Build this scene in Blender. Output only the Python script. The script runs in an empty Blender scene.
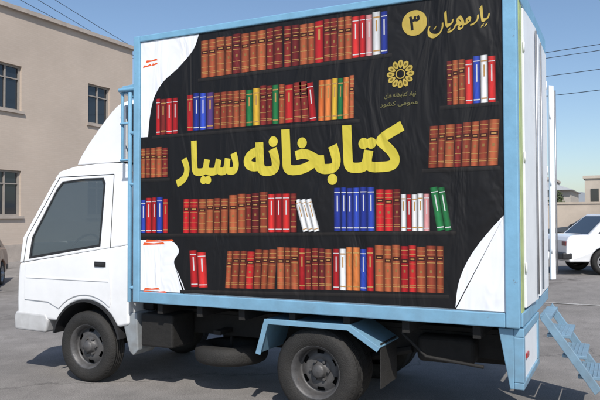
import bpy, bmesh, math, random
import numpy as np
from mathutils import Vector, Matrix, geometry
random.seed(7)
sc=bpy.context.scene
sc.view_settings.view_transform='Standard'; sc.view_settings.look='None'; sc.view_settings.exposure=0
COL=sc.collection
# ------------------------------------------------------------ helpers
def lin(c):
    return tuple(((v/255)/12.92 if v/255<=.04045 else ((v/255+.055)/1.055)**2.4) for v in c)
MATS={}
def mat(name,col,rough=.5,metal=0,var=.12,scale=6,bump=.0,bscale=60,coat=0,dirt=0,rust=0):
    if name in MATS: return MATS[name]
    m=bpy.data.materials.new(name); m.use_nodes=True; nt=m.node_tree; N=nt.nodes; Lk=nt.links
    b=N['Principled BSDF']; b.inputs['Roughness'].default_value=rough; b.inputs['Metallic'].default_value=metal
    b.inputs['Coat Weight'].default_value=coat
    tc=N.new('ShaderNodeTexCoord')
    nz=N.new('ShaderNodeTexNoise'); nz.inputs['Scale'].default_value=scale; nz.inputs['Detail'].default_value=6; nz.inputs['Roughness'].default_value=.65
    Lk.new(tc.outputs['Object'],nz.inputs['Vector'])
    rp=N.new('ShaderNodeValToRGB'); c=Vector(col[:3])
    rp.color_ramp.elements[0].position=.3; rp.color_ramp.elements[1].position=.7
    rp.color_ramp.elements[0].color=(*(c*(1-var)),1); rp.color_ramp.elements[1].color=(*[min(1,x) for x in c*(1+var*.6)],1)
    Lk.new(nz.outputs['Fac'],rp.inputs['Fac']); out=rp.outputs['Color']
    def over(fac,colr):
        nonlocal out
        mx=N.new('ShaderNodeMix'); mx.data_type='RGBA'; Lk.new(fac,mx.inputs['Factor']); Lk.new(out,mx.inputs[6]); mx.inputs[7].default_value=(*colr,1); out=mx.outputs[2]
    if dirt>0:
        geo=N.new('ShaderNodeNewGeometry'); sp=N.new('ShaderNodeSeparateXYZ'); Lk.new(geo.outputs['Position'],sp.inputs[0])
        mr=N.new('ShaderNodeMapRange'); mr.inputs['From Min'].default_value=1.3; mr.inputs['From Max'].default_value=.3
        Lk.new(sp.outputs['Z'],mr.inputs['Value'])
        n2=N.new('ShaderNodeTexNoise'); n2.inputs['Scale'].default_value=9; n2.inputs['Detail'].default_value=8; Lk.new(tc.outputs['Object'],n2.inputs['Vector'])
        mu=N.new('ShaderNodeMath'); mu.operation='MULTIPLY'; Lk.new(mr.outputs[0],mu.inputs[0]); Lk.new(n2.outputs['Fac'],mu.inputs[1])
        m3=N.new('ShaderNodeMath'); m3.operation='MULTIPLY'; m3.inputs[1].default_value=dirt*2; Lk.new(mu.outputs[0],m3.inputs[0]); m3.use_clamp=True
        over(m3.outputs[0],(.13,.11,.09))
    if rust>0:
        n3=N.new('ShaderNodeTexNoise'); n3.inputs['Scale'].default_value=13; n3.inputs['Detail'].default_value=10; n3.inputs['Roughness'].default_value=.75; Lk.new(tc.outputs['Object'],n3.inputs['Vector'])
        r3=N.new('ShaderNodeMapRange'); r3.inputs['From Min'].default_value=.64; r3.inputs['From Max'].default_value=.69; r3.inputs['To Max'].default_value=rust; Lk.new(n3.outputs['Fac'],r3.inputs['Value'])
        over(r3.outputs[0],(.13,.07,.04))
    Lk.new(out,b.inputs['Base Color'])
    if bump>0:
        nb=N.new('ShaderNodeTexNoise'); nb.inputs['Scale'].default_value=bscale; nb.inputs['Detail'].default_value=5; Lk.new(tc.outputs['Object'],nb.inputs['Vector'])
        bp=N.new('ShaderNodeBump'); bp.inputs['Strength'].default_value=bump; bp.inputs['Distance'].default_value=.02
        Lk.new(nb.outputs['Fac'],bp.inputs['Height']); Lk.new(bp.outputs[0],b.inputs['Normal'])
    MATS[name]=m; return m
def glassmat(name,tr=.4,tint=(.02,.025,.03),rough=.04):
    m=bpy.data.materials.new(name); m.use_nodes=True; N=m.node_tree.nodes; Lk=m.node_tree.links
    b=N['Principled BSDF']; b.inputs['Base Color'].default_value=(*tint,1); b.inputs['Roughness'].default_value=rough; b.inputs['IOR'].default_value=1.7
    nz=N.new('ShaderNodeTexNoise'); nz.inputs['Scale'].default_value=3
    if tr>0:
        t=N.new('ShaderNodeBsdfTransparent'); t.inputs[0].default_value=(.75,.82,.8,1); mx=N.new('ShaderNodeMixShader'); mx.inputs[0].default_value=tr
        mr=N.new('ShaderNodeMapRange'); mr.inputs['To Min'].default_value=tr*.85; mr.inputs['To Max'].default_value=tr*1.15
        Lk.new(nz.outputs['Fac'],mr.inputs['Value']); Lk.new(mr.outputs[0],mx.inputs[0])
        Lk.new(b.outputs[0],mx.inputs[1]); Lk.new(t.outputs[0],mx.inputs[2]); Lk.new(mx.outputs[0],N['Material Output'].inputs[0])
    else:
        mr=N.new('ShaderNodeMapRange'); mr.inputs['To Min'].default_value=rough*.6; mr.inputs['To Max'].default_value=rough*1.8; Lk.new(nz.outputs['Fac'],mr.inputs['Value']); Lk.new(mr.outputs[0],b.inputs['Roughness'])
    MATS[name]=m; return m
RISE=.30
def gz(x,y):
    """the yard rises gently towards its far side"""
    t=min(1,max(0,(y-4.5)/7.5)); return RISE*t*t*(3-2*t)
def thing(name,loc,label,cat,group=None,rot=0):
    e=bpy.data.objects.new(name,None); COL.objects.link(e); e.location=loc; e.rotation_euler=(0,0,rot); e.empty_display_size=.2
    e['label']=label; e['category']=cat
    if group: e['group']=group
    return e
def obj(name,bm,mats,parent=None,bevel=0,smooth=False,label=None,seg=2):
    me=bpy.data.meshes.new(name); bmesh.ops.recalc_face_normals(bm,faces=bm.faces); bm.to_mesh(me); bm.free()
    o=bpy.data.objects.new(name,me); COL.objects.link(o)
    for m in (mats if isinstance(mats,(list,tuple)) else [mats]): me.materials.append(m)
    if smooth:
        for p in me.polygons: p.use_smooth=True
    if bevel>0:
        md=o.modifiers.new('bevel','BEVEL'); md.width=bevel; md.segments=seg; md.limit_method='ANGLE'; md.angle_limit=math.radians(35)
    if parent: o.parent=parent
    if label: o['label']=label
    return o
def badd(bm,x0,x1,y0,y1,z0,z1,mi=0):
    vs=[bm.verts.new(p) for p in ((x0,y0,z0),(x1,y0,z0),(x1,y1,z0),(x0,y1,z0),(x0,y0,z1),(x1,y0,z1),(x1,y1,z1),(x0,y1,z1))]
    for f in ((0,3,2,1),(4,5,6,7),(0,1,5,4),(1,2,6,5),(2,3,7,6),(3,0,4,7)):
        fc=bm.faces.new([vs[i] for i in f]); fc.material_index=mi
    return vs
def prism(bm,pts,y0,y1,mi=0,shift=None):
    s=shift or (lambda z:0)
    a=[bm.verts.new((x,y0+s(z),z)) for x,z in pts]; b=[bm.verts.new((x,y1-s(z),z)) for x,z in pts]
    n=len(pts); fs=[bm.faces.new(a),bm.faces.new(list(reversed(b)))]
    for i in range(n): fs.append(bm.faces.new((a[i],b[i],b[(i+1)%n],a[(i+1)%n])))
    for f in fs: f.material_index=mi
    return fs
def tube(bm,pts,r,seg=8,mi=0):
    pts=[Vector(p) for p in pts]; rings=[]
    for i,p in enumerate(pts):
        d=(pts[min(i+1,len(pts)-1)]-pts[max(i-1,0)]).normalized()
        u=d.cross(Vector((0,0,1))); 
        if u.length<.05: u=d.cross(Vector((0,1,0)))
        u.normalize(); v=d.cross(u)
        rings.append([bm.verts.new(p+u*math.cos(t)*r+v*math.sin(t)*r) for t in [2*math.pi*k/seg for k in range(seg)]])
    for a,b in zip(rings,rings[1:]):
        for k in range(seg):
            f=bm.faces.new((a[k],a[(k+1)%seg],b[(k+1)%seg],b[k])); f.material_index=mi; f.smooth=True
    bm.faces.new(rings[0]).material_index=mi; bm.faces.new(list(reversed(rings[-1]))).material_index=mi
def lathe(bm,prof,c,seg=48,axis='y',mi=0,skip=None,smooth=True):
    rings=[]
    for r,o in prof:
        ring=[]
        for k in range(seg):
            t=2*math.pi*k/seg
            if axis=='y': p=(c[0]+r*math.cos(t),c[1]+o,c[2]+r*math.sin(t))
            elif axis=='z': p=(c[0]+r*math.cos(t),c[1]+r*math.sin(t),c[2]+o)
            else: p=(c[0]+o,c[1]+r*math.cos(t),c[2]+r*math.sin(t))
            ring.append(bm.verts.new(p))
        rings.append(ring)
    for j,(a,b) in enumerate(zip(rings,rings[1:])):
        for k in range(seg):
            if skip and skip(j,k): continue
            f=bm.faces.new((a[k],a[(k+1)%seg],b[(k+1)%seg],b[k])); f.material_index=mi; f.smooth=smooth
    return rings
# ------------------------------------------------------------ materials
M_blue=mat('light_blue_paint',(.19,.40,.57),.42,0,.16,5,.06,30,.1,dirt=.4,rust=.6)
M_white=mat('white_truck_paint',(.84,.85,.86),.3,0,.05,3,.02,20,.3,dirt=.18)
M_boxwhite=mat('white_box_panel',(.78,.80,.82),.45,0,.08,3,.05,10,rust=.15)
M_rubber=mat('tyre_rubber',(.012,.0118,.0115),.75,0,.35,14,.35,90,dirt=.07)
M_black=mat('black_plastic',(.02,.02,.021),.5,0,.25,9,.1,60)
M_dark=mat('dark_chassis',(.012,.011,.010),.8,.0,.4,7,.3,30)
M_rim=mat('grey_wheel_steel',(.085,.085,.088),.5,.2,.35,14,.15,50,dirt=.12,rust=.4)
M_chrome=mat('dull_metal',(.45,.45,.46),.35,.8,.2,10)
M_seat=mat('seat_fabric',(.05,.047,.045),.9,0,.3,20)
M_lampred=mat('red_lamp',(.35,.02,.02),.2); M_lampclr=mat('clear_lamp',(.7,.72,.74),.12)
M_glass=glassmat('cab_glass',.26,(.085,.105,.12),.06); M_cglass=glassmat('car_glass',0,(.025,.03,.035)); M_wglass=glassmat('window_glass',0,(.015,.02,.028))
# ------------------------------------------------------------ camera (surveyed position of the photographer)
CX,CY,CZ,YAW,PIT,ROL,FP=.6657,-4.9742,1.6879,.4554,.0244,-.0035,655.9
fw=Vector((-math.sin(YAW)*math.cos(PIT),math.cos(YAW)*math.cos(PIT),math.sin(PIT)))
rt=Vector((math.cos(YAW),math.sin(YAW),0)); up=rt.cross(fw)
r2=rt*math.cos(ROL)+up*math.sin(ROL); u2=-rt*math.sin(ROL)+up*math.cos(ROL)
cd=bpy.data.cameras.new('camera'); cam=bpy.data.objects.new('camera',cd); COL.objects.link(cam)
cam.matrix_world=Matrix(((r2.x,u2.x,-fw.x,CX),(r2.y,u2.y,-fw.y,CY),(r2.z,u2.z,-fw.z,CZ),(0,0,0,1)))
cd.sensor_width=36; cd.lens=FP/600*36; cd.clip_end=4000; cd.clip_start=.05; sc.camera=cam
# ------------------------------------------------------------ light
S=Vector((.55,-.78,1.0)).normalized()
w=bpy.data.worlds.new("World"); sc.world=w; w.use_nodes=True; N=w.node_tree.nodes
sky=N.new('ShaderNodeTexSky'); sky.sky_type='NISHITA'; sky.sun_disc=False
sky.sun_elevation=math.asin(S.z); sky.sun_rotation=math.atan2(S.x,S.y)%(2*math.pi); sky.air_density=1.0; sky.dust_density=.9; sky.ozone_density=3.0
w.node_tree.links.new(sky.outputs[0],N['Background'].inputs[0]); N['Background'].inputs[1].default_value=.135
sl=bpy.data.lights.new('sun','SUN'); sl.energy=4.6; sl.angle=math.radians(.55); sl.color=(1,.955,.89)
so=bpy.data.objects.new('sun',sl); COL.objects.link(so); so.rotation_euler=S.to_track_quat('Z','Y').to_euler(); so.location=(5,-8,12)
# ------------------------------------------------------------ ground
m=bpy.data.materials.new('asphalt'); m.use_nodes=True; N=m.node_tree.nodes; Lk=m.node_tree.links; b=N['Principled BSDF']
geo=N.new('ShaderNodeNewGeometry')
def nz(scale,det=6,rough=.6):
    n=N.new('ShaderNodeTexNoise'); n.inputs['Scale'].default_value=scale; n.inputs['Detail'].default_value=det; n.inputs['Roughness'].default_value=rough; Lk.new(geo.outputs['Position'],n.inputs['Vector']); return n
def ramp(src,p0,c0,p1,c1):
    r=N.new('ShaderNodeValToRGB'); r.color_ramp.elements[0].position=p0; r.color_ramp.elements[0].color=(*c0,1); r.color_ramp.elements[1].position=p1; r.color_ramp.elements[1].color=(*c1,1); Lk.new(src,r.inputs[0]); return r
def mul(a,bb,f=1,mode='MULTIPLY'):
    x=N.new('ShaderNodeMix'); x.data_type='RGBA'; x.blend_type=mode; x.inputs[0].default_value=f; Lk.new(a,x.inputs[6]); Lk.new(bb,x.inputs[7]); return x.outputs[2]
big=ramp(nz(.3,5).outputs['Fac'],.35,(.185,.172,.160),.65,(.275,.257,.242))
mid=ramp(nz(2.2,8,.7).outputs['Fac'],.3,(.74,.74,.74),.7,(1.14,1.14,1.14))
fin=ramp(nz(80,3,.75).outputs['Fac'],.3,(.55,.55,.55),.7,(1.4,1.4,1.4))
vo=N.new('ShaderNodeTexVoronoi'); vo.feature='DISTANCE_TO_EDGE'; vo.inputs['Scale'].default_value=.16
dis=N.new('ShaderNodeVectorMath'); dis.operation='ADD'; n5=nz(1.3,6); Lk.new(n5.outputs['Color'],dis.inputs[0]); Lk.new(geo.outputs['Position'],dis.inputs[1]); Lk.new(dis.outputs[0],vo.inputs['Vector'])
crk=ramp(vo.outputs['Distance'],.0008,(.6,.6,.6),.004,(1,1,1))
oil=ramp(nz(.8,3).outputs['Fac'],.27,(.5,.48,.46),.38,(1,1,1))
c=mul(mul(mul(mul(big.outputs[0],mid.outputs[0]),fin.outputs[0]),crk.outputs[0]),oil.outputs[0]); Lk.new(c,b.inputs['Base Color']); b.inputs['Roughness'].default_value=.9
bp=N.new('ShaderNodeBump'); bp.inputs['Strength'].default_value=.6; bp.inputs['Distance'].default_value=.012; Lk.new(nz(90,4,.7).outputs['Fac'],bp.inputs['Height']); Lk.new(bp.outputs[0],b.inputs['Normal'])
bm=bmesh.new(); yl=[-1500]+[4.5+.5*i for i in range(16)]+[1500]; pr=None
for y in yl:
    z=gz(0,y)
    t=(bm.verts.new((-1500,y,z)),bm.verts.new((1500,y,z)))
    if pr: bm.faces.new((pr[0],pr[1],t[1],t[0])).smooth=True
    pr=t
g=obj('ground',bm,m); g['kind']='structure'; g['label']='worn grey asphalt of the parking yard'
m=bpy.data.materials.new('worn_line_paint'); m.use_nodes=True; N=m.node_tree.nodes; Lk=m.node_tree.links; b=N['Principled BSDF']
geo=N.new('ShaderNodeNewGeometry'); n1=N.new('ShaderNodeTexNoise'); n1.inputs['Scale'].default_value=6; n1.inputs['Detail'].default_value=9; n1.inputs['Roughness'].default_value=.75; Lk.new(geo.outputs['Position'],n1.inputs['Vector'])
rp=N.new('ShaderNodeValToRGB'); rp.color_ramp.elements[0].position=.4; rp.color_ramp.elements[0].color=(.23,.215,.205,1); rp.color_ramp.elements[1].position=.6; rp.color_ramp.elements[1].color=(.52,.51,.48,1); Lk.new(n1.outputs[0],rp.inputs[0]); Lk.new(rp.outputs[0],b.inputs['Base Color']); b.inputs['Roughness'].default_value=.8
bm=bmesh.new()
def strip(x0,y0,x1,y1,w=.1):
    n=max(1,int(abs(y1-y0)/.25)); d=Vector((x1-x0,y1-y0)); nn=Vector((-d.y,d.x)).normalized()*w/2; pr=None
    for i in range(n+1):
        t=i/n; x=x0+d.x*t; y=y0+d.y*t
        q=(bm.verts.new((x-nn.x,y-nn.y,gz(0,y)+.006)),bm.verts.new((x+nn.x,y+nn.y,gz(0,y)+.006)))
        if pr: bm.faces.new((pr[0],q[0],q[1],pr[1]))
        pr=q
strip(-14,7.6,12,7.6)
for x in (-11.5,-9,-6.5,-4,-1.5,1.0,3.5,6,8.5): strip(x,7.66,x,12.4)
g=obj('parking_marking',bm,m); g['kind']='structure'; g['label']='worn white parking bay lines on asphalt'

# ------------------------------------------------------------ lettering helpers
FORM={'ا':(0xFE8D,0xFE8E,0,0),'ب':(0xFE8F,0xFE90,0xFE91,0xFE92),'ت':(0xFE95,0xFE96,0xFE97,0xFE98),'خ':(0xFEA5,0xFEA6,0xFEA7,0xFEA8),
'ن':(0xFEE5,0xFEE6,0xFEE7,0xFEE8),'ه':(0xFEE9,0xFEEA,0xFEEB,0xFEEC),'س':(0xFEB1,0xFEB2,0xFEB3,0xFEB4),'ی':(0xFBFC,0xFBFD,0xFBFE,0xFBFF),
'ر':(0xFEAD,0xFEAE,0,0),'ک':(0xFB8E,0xFB8F,0xFB90,0xFB91),'م':(0xFEE1,0xFEE2,0xFEE3,0xFEE4),'د':(0xFEA9,0xFEAA,0,0),'و':(0xFEED,0xFEEE,0,0),'ع':(0xFEC9,0xFECA,0xFECB,0xFECC),'ش':(0xFEB5,0xFEB6,0xFEB7,0xFEB8)}
def shape(s):
    out=[]
    for i,c in enumerate(s):
        if c not in FORM: out.append(c); continue
        f=FORM[c]; prev=i>0 and s[i-1] in FORM and FORM[s[i-1]][2]!=0; nxt=i+1<len(s) and s[i+1] in FORM and f[2]!=0
        out.append(chr(f[3 if prev and nxt else 1 if prev else 2 if nxt else 0]))
    return ''.join(reversed(out))
def area(c): return sum(c[i][0]*c[(i+1)%len(c)][1]-c[(i+1)%len(c)][0]*c[i][1] for i in range(len(c)))/2
def fill(contours):
    """non-zero fill of closed contours -> triangles"""
    V=[];E=[]
    for c in contours:
        s0=len(V); V+=[Vector(p) for p in c]; E+=[(s0+i,s0+(i+1)%len(c)) for i in range(len(c))]
    r=geometry.delaunay_2d_cdt(V,E,[],0,1e-5); vv=r[0]; tr=r[2]
    A=np.array([[V[a].x,V[a].y,V[b2].x,V[b2].y] for a,b2 in E]); out=[]
    for f in tr:
        cx=sum(vv[i].x for i in f)/3; cy=sum(vv[i].y for i in f)/3
        x1,y1,x2,y2=A.T; upc=(y1<=cy)&(y2>cy); dnc=(y1>cy)&(y2<=cy); isl=(x2-x1)*(cy-y1)-(cx-x1)*(y2-y1)
        if int((upc&(isl>0)).sum())-int((dnc&(isl<0)).sum())!=0: out.append([(vv[i].x,vv[i].y) for i in f])
    return out
def text_contours(s,off):
    cu=bpy.data.curves.new('t','FONT'); cu.body=s; cu.size=1
    o=bpy.data.objects.new('t',cu); COL.objects.link(o); bpy.context.view_layer.update()
    c2=o.to_curve(bpy.context.evaluated_depsgraph_get())
    cont=[]
    for sp in c2.splines:
        pts=[]; bz=sp.bezier_points; n=len(bz)
        if n<2: continue
        for i in range(n):
            a=bz[i]; b2=bz[(i+1)%n]
            if (a.handle_right-a.co).length<1e-6 and (b2.handle_left-b2.co).length<1e-6: pts.append(a.co.to_2d()); continue
            q=geometry.interpolate_bezier(a.co,a.handle_right,b2.handle_left,b2.co,6); pts+=[v.to_2d() for v in q[:-1]]
        cl=[pts[0]]
        for p in pts[1:]:
            if (p-cl[-1]).length>1e-4: cl.append(p)
        if (cl[0]-cl[-1]).length<1e-4: cl.pop()
        if len(cl)>2: cont.append(cl)
    o.to_curve_clear(); bpy.data.objects.remove(o)
    big=max(cont,key=lambda c:abs(area(c))); sg=1 if area(big)>0 else -1
    new=[]
    for c in cont:
        n=len(c); q=[]
        for i in range(n):
            d1=(c[i]-c[i-1]).normalized(); d2=(c[(i+1)%n]-c[i]).normalized()
            n1=Vector((d1.y,-d1.x))*sg; n2=Vector((d2.y,-d2.x))*sg; nn=n1+n2
            if nn.length<.3: nn=n1.copy()
            nn.normalize(); k=1/max(.6,nn.dot(n1)); q.append(c[i]+nn*off*k)
        if area(q)*area(c)<=0: continue
        new.append(q)
    return new
def text_tris(s,off): return fill(text_contours(s,off))
def smooth_curve(pts,n=6):
    out=[]
    for i in range(len(pts)-1):
        p0=Vector(pts[max(i-1,0)]);p1=Vector(pts[i]);p2=Vector(pts[i+1]);p3=Vector(pts[min(i+2,len(pts)-1)])
        for k in range(n):
            t=k/n; out.append(tuple(.5*((2*p1)+(-p0+p2)*t+(2*p0-5*p1+4*p2-p3)*t*t+(-p0+3*p1-3*p2+p3)*t**3)))
    out.append(tuple(pts[-1])); return out
def pen(strokes,nib=.2,ang=62,e=.035):
    """broad-nib reed pen strokes -> triangles; strokes=[(points, width factors)]"""
    cont=[]
    for pts,wf in strokes:
        c=smooth_curve(pts,8); n=len(c)
        for i in range(n-1):
            def hw(j):
                t=j/(n-1)*(len(wf)-1); a=int(min(t,len(wf)-2)); return (wf[a]+(wf[a+1]-wf[a])*(t-a))*nib/2
            def ends(j):
                h=hw(j); dx,dy=math.cos(math.radians(ang))*h,math.sin(math.radians(ang))*h
                return [(c[j][0]-dx,c[j][1]-dy),(c[j][0]+dx,c[j][1]+dy)]
            (a0,a1)=ends(i); (b0,b1)=ends(i+1)
            q=[a0,b0,b1,a1]; d=Vector((c[i+1][0]-c[i][0],c[i+1][1]-c[i][1]))
            if d.length<1e-6: continue
            if area(q)<0: q=q[::-1]
            if abs(area(q))>1e-7: cont.append(q)
            nrm=Vector((-d.y,d.x)).normalized()*e; d.normalize(); d*=.02
            p,q2=Vector(c[i])-d,Vector(c[i+1])+d; q=[tuple(p-nrm),tuple(q2-nrm),tuple(q2+nrm),tuple(p+nrm)]
            if area(q)<0: q=q[::-1]
            cont.append(q)
    return fill(cont)
# ------------------------------------------------------------ banner artwork (flat printed sheet on the box side, metres on the side plane)
POL=[]
def R(u,v):
    """photogrammetric rectification of a measured point onto the banner plane y=-0.012"""
    d=fw+r2*((u-300)/FP)-u2*((v-200)/FP); t=(-.012-CY)/d.y; return (CX+d.x*t,CZ+d.z*t)
def P(pts,col,layer,cols=None): POL.append((pts,cols or [col]*len(pts),layer))
YEL=lin((206,190,66)); YELD=lin((184,160,74)); BLK=lin((17,16,18)); WHT=lin((236,238,242))
XL,XR,ZB,ZT=-3.46,-.098,.985,3.36
P([(XL,ZB),(XR,ZB),(XR,ZT),(XL,ZT)],BLK,0)
ul=[R(*p) for p in ((199,30),(193,50),(178,68),(163,82),(154,98),(150,116),(148,137))]
cur=smooth_curve([(ul[0][0],ZT)]+ul[1:]); P([(XL,ZT)]+[(XL,cur[-1][1])]+list(reversed(cur)),WHT,1)
cur=smooth_curve([R(*p) for p in ((140,240),(160,240),(173,242),(179,251),(174,262),(179,275),(184,288),(185,300))]); cur[-1]=(cur[-1][0],ZB)
P([(XL,ZB)]+list(reversed(cur))+[(XL,cur[0][1])],WHT,1)
cur=smooth_curve([R(*p) for p in ((505,214),(492,228),(478,245),(466,264),(458,286),(455,314))]); 
P([(XR,ZB),(XR,cur[0][1])]+cur[:-1]+[(cur[-1][0],ZB)],WHT,1)
OR=lin((226,92,40))
for (u,v,l) in ((143,68,9),(146,63,12),(143,245,22),(146,242,28),(144,290,16),(143,293,24),(152,66,6)):
    x0,z0=R(u,v); x1,_=R(u+l,v); P([(x0,z0),(x1,z0+.012),(x1-.02,z0+.03),((x0+x1)/2,z0+.018),(x0+.01,z0+.024)],OR,2)
RU=[(150,72,44),(160,80,50),(138,60,40),(168,88,54)]; MA=[(120,38,34),(135,44,38),(104,32,32)]; RE=[(190,34,38),(200,44,42),(172,28,34)]
BL=[(40,62,160),(50,74,178),(36,52,140)]; GR=[(34,112,62)]; YE=[(214,170,54)]; WH=[(226,226,226)]; ORG=[(200,102,48),(208,120,62)]; PUR=[(88,60,120)]; PK=[(214,150,150)]
def shade(c,k): return tuple(min(1,x*k) for x in lin(c))
def book(x,z,w,h,c,lean=0,style=0):
    cs,sn=math.cos(lean),math.sin(lean); kk=random.uniform(.82,1.12)
    def T(a,b2): return (x+a*cs+b2*sn, z-a*sn*(1 if lean<0 else 0)+b2*cs)
    st=[(0,.25),(.12,.65),(.35,1.15),(.55,1.25),(.8,.8),(1,.28)]
    for (a0,k0),(a1,k1) in zip(st,st[1:]):
        p=[T(a0*w,0),T(a1*w,0),T(a1*w,h),T(a0*w,h)]; P(p,None,3,[shade(c,k0*kk),shade(c,k1*kk),shade(c,k1*.85*kk),shade(c,k0*.85*kk)])
    g=(196,150,88) if style!=2 else (225,225,225)
    def band(f0,f1,col,a0=.08,a1=.92,k=.8): P([T(a0*w,f0*h),T(a1*w,f0*h),T(a1*w,f1*h),T(a0*w,f1*h)],shade(col,k),4)
    if style==0:
        o=random.choice((0,.03,-.03))
        for f in (.1,.14,.3+o,.6+o,.8,.9): band(f,f+.013,g)
        band(.66+o,.75+o,(70,25,20)); P([T(a*w,f*h) for a,f in ((.25,.69+o),(.75,.69+o),(.75,.72+o),(.25,.72+o))],shade(g,.8),5)
        band(.42,.48,g,.38,.62,.5)
    elif style==1:
        for f in (.08,.86): band(f,f+.03,g)
        band(.55,.8,g,.4,.6)
    else:
        band(.06,.085,g); band(.45,.82,g,.42,.58); band(.88,.9,g)
def row(u0,v0,u1,v1,vt,spec,lean=0,jit=.06):
    (xa,za),(xb,zb)=R(u0,v0),R(u1,v1); h=R(u0,vt)[1]-za
    n=sum(s[1] for s in spec); ws=[random.uniform(.8,1.2) for _ in range(n)]; k=(xb-xa)/sum(ws); x=xa; i=0
    for pal,cnt,style in spec:
        hh=h*random.uniform(.94,1.0)
        for _ in range(cnt):
            wv=ws[i]*k; zz=za+(zb-za)*(x-xa)/(xb-xa); ln=lean[i] if isinstance(lean,list) else lean
            book(x+.001,zz,wv*.97,hh*random.uniform(1-jit*.4,1),random.choice(pal),ln,style); x+=wv; i+=1
def shelf(u0,v0,u1,v1):
    (xa,za),(xb,zb)=R(u0,v0),R(u1,v1); P([(xa,za-.03),(xb,zb-.03),(xb,zb),(xa,za)],None,2,[lin((20,18,18)),lin((20,18,18)),lin((42,38,36)),lin((42,38,36))])
shelf(198,79,392,53); shelf(152,136,360,119); shelf(440,106,499,101); shelf(141,179,170,178); shelf(422,169,500,166); shelf(141,234,456,231); shelf(180,290,449,295)
row(201,78,283,67,38,[(RU,4,0),(MA,1,0),(RU,3,0),(MA,2,0)])
row(284,67,338,60,25,[(MA,2,0),(RU,2,0),(RE,1,1),(MA,2,0)])
row(338,60,388,53,17,[(RU,2,0),(RE,2,2),(PK,1,2),(WH,1,1),(BL,1,2)])
row(156,135,178,133,98,[(RE,1,2),(MA,1,1),(RE,2,2)])
row(187,131,214,129,93,[(RE,1,1),(BL,2,2),(PUR,1,1)])
row(214,129,246,126,91,[(RU,5,0)])
row(246,126,285,123,87,[(GR,1,1),(YE,1,1),(MA,2,0),(GR,1,1),(RU,1,0)])
row(285,123,317,121,83,[(RE,1,1),(MA,2,0),(RE,1,2)],lean=[-.0,0,-.06,-.1])
row(318,121,354,118,78,[(ORG,2,1),(YE,1,1),(GR,1,1),(ORG,1,1),(RU,1,0)],lean=.02)
row(447,105,496,102,58,[(MA,1,0),(RU,2,0),(RE,1,2),(BL,1,2),(WH,1,1),(RE,1,2)])
row(141,178,168,177,148,[(RU,4,0),(MA,1,0)])
row(428,168,498,165,124,[(RU,3,0),(MA,1,0),(RU,4,0)],lean=.05)
row(141,233,168,233,197,[(BL,1,2),(RE,2,2),(BL,1,2),(RE,1,1)])
row(183,233,228,233,198,[(RE,2,0),(RU,4,0)],lean=.02)
row(229,233,268,232,193,[(RU,2,0),(MA,2,0),(RU,1,0)])
row(268,232,297,232,192,[(RE,3,2),(MA,1,0)])
row(303,232,320,232,198,[(WH,3,3)],lean=-.28)
row(334,231,375,231,187,[(BL,6,2)])
row(376,231,401,231,188,[(RE,2,0),(MA,1,0)])
row(401,231,430,231,193,[(WH,1,1),(RE,1,2),(WH,2,1),(PK,1,2)])
row(437,231,452,231,186,[(GR,2,2)],lean=-.16)
row(191,287,208,288,250,[(RE,1,2),(RE,1,2)],lean=-.06)
row(225,288,275,289,249,[(RU,3,0),(RE,1,0),(RU,3,0)],lean=.07)
row(277,289,332,290,247,[(RU,3,0),(RE,1,1),(MA,3,0),(RU,1,0)])
row(333,290,374,291,246,[(RE,1,2),(WH,1,1),(ORG,2,1),(BL,1,2),(RE,1,1)])
row(375,291,444,293,243,[(RU,3,0),(RE,2,0),(RU,3,0)])
def place(tr,u0,u1,vt_u,vt,vb_u,vb,col,layer):
    x0=R(u0,200)[0]; x1=R(u1,200)[0]; z0=R(vb_u,vb)[1]; z1=R(vt_u,vt)[1]
    xs=[p[0] for t in tr for p in t]; ys=[p[1] for t in tr for p in t]; a,b2,c,d=min(xs),max(xs),min(ys),max(ys)
    for t in tr: P([(x0+(p[0]-a)/(b2-a)*(x1-x0),z0+(p[1]-c)/(d-c)*(z1-z0)) for p in t],col,layer)
place(text_tris(shape('کتابخانه'),.044),244,405,400,121,250,187,YEL,6)
place(text_tris(shape('سیار'),.044),176,239,236,138,180,187,YEL,6)
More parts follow.
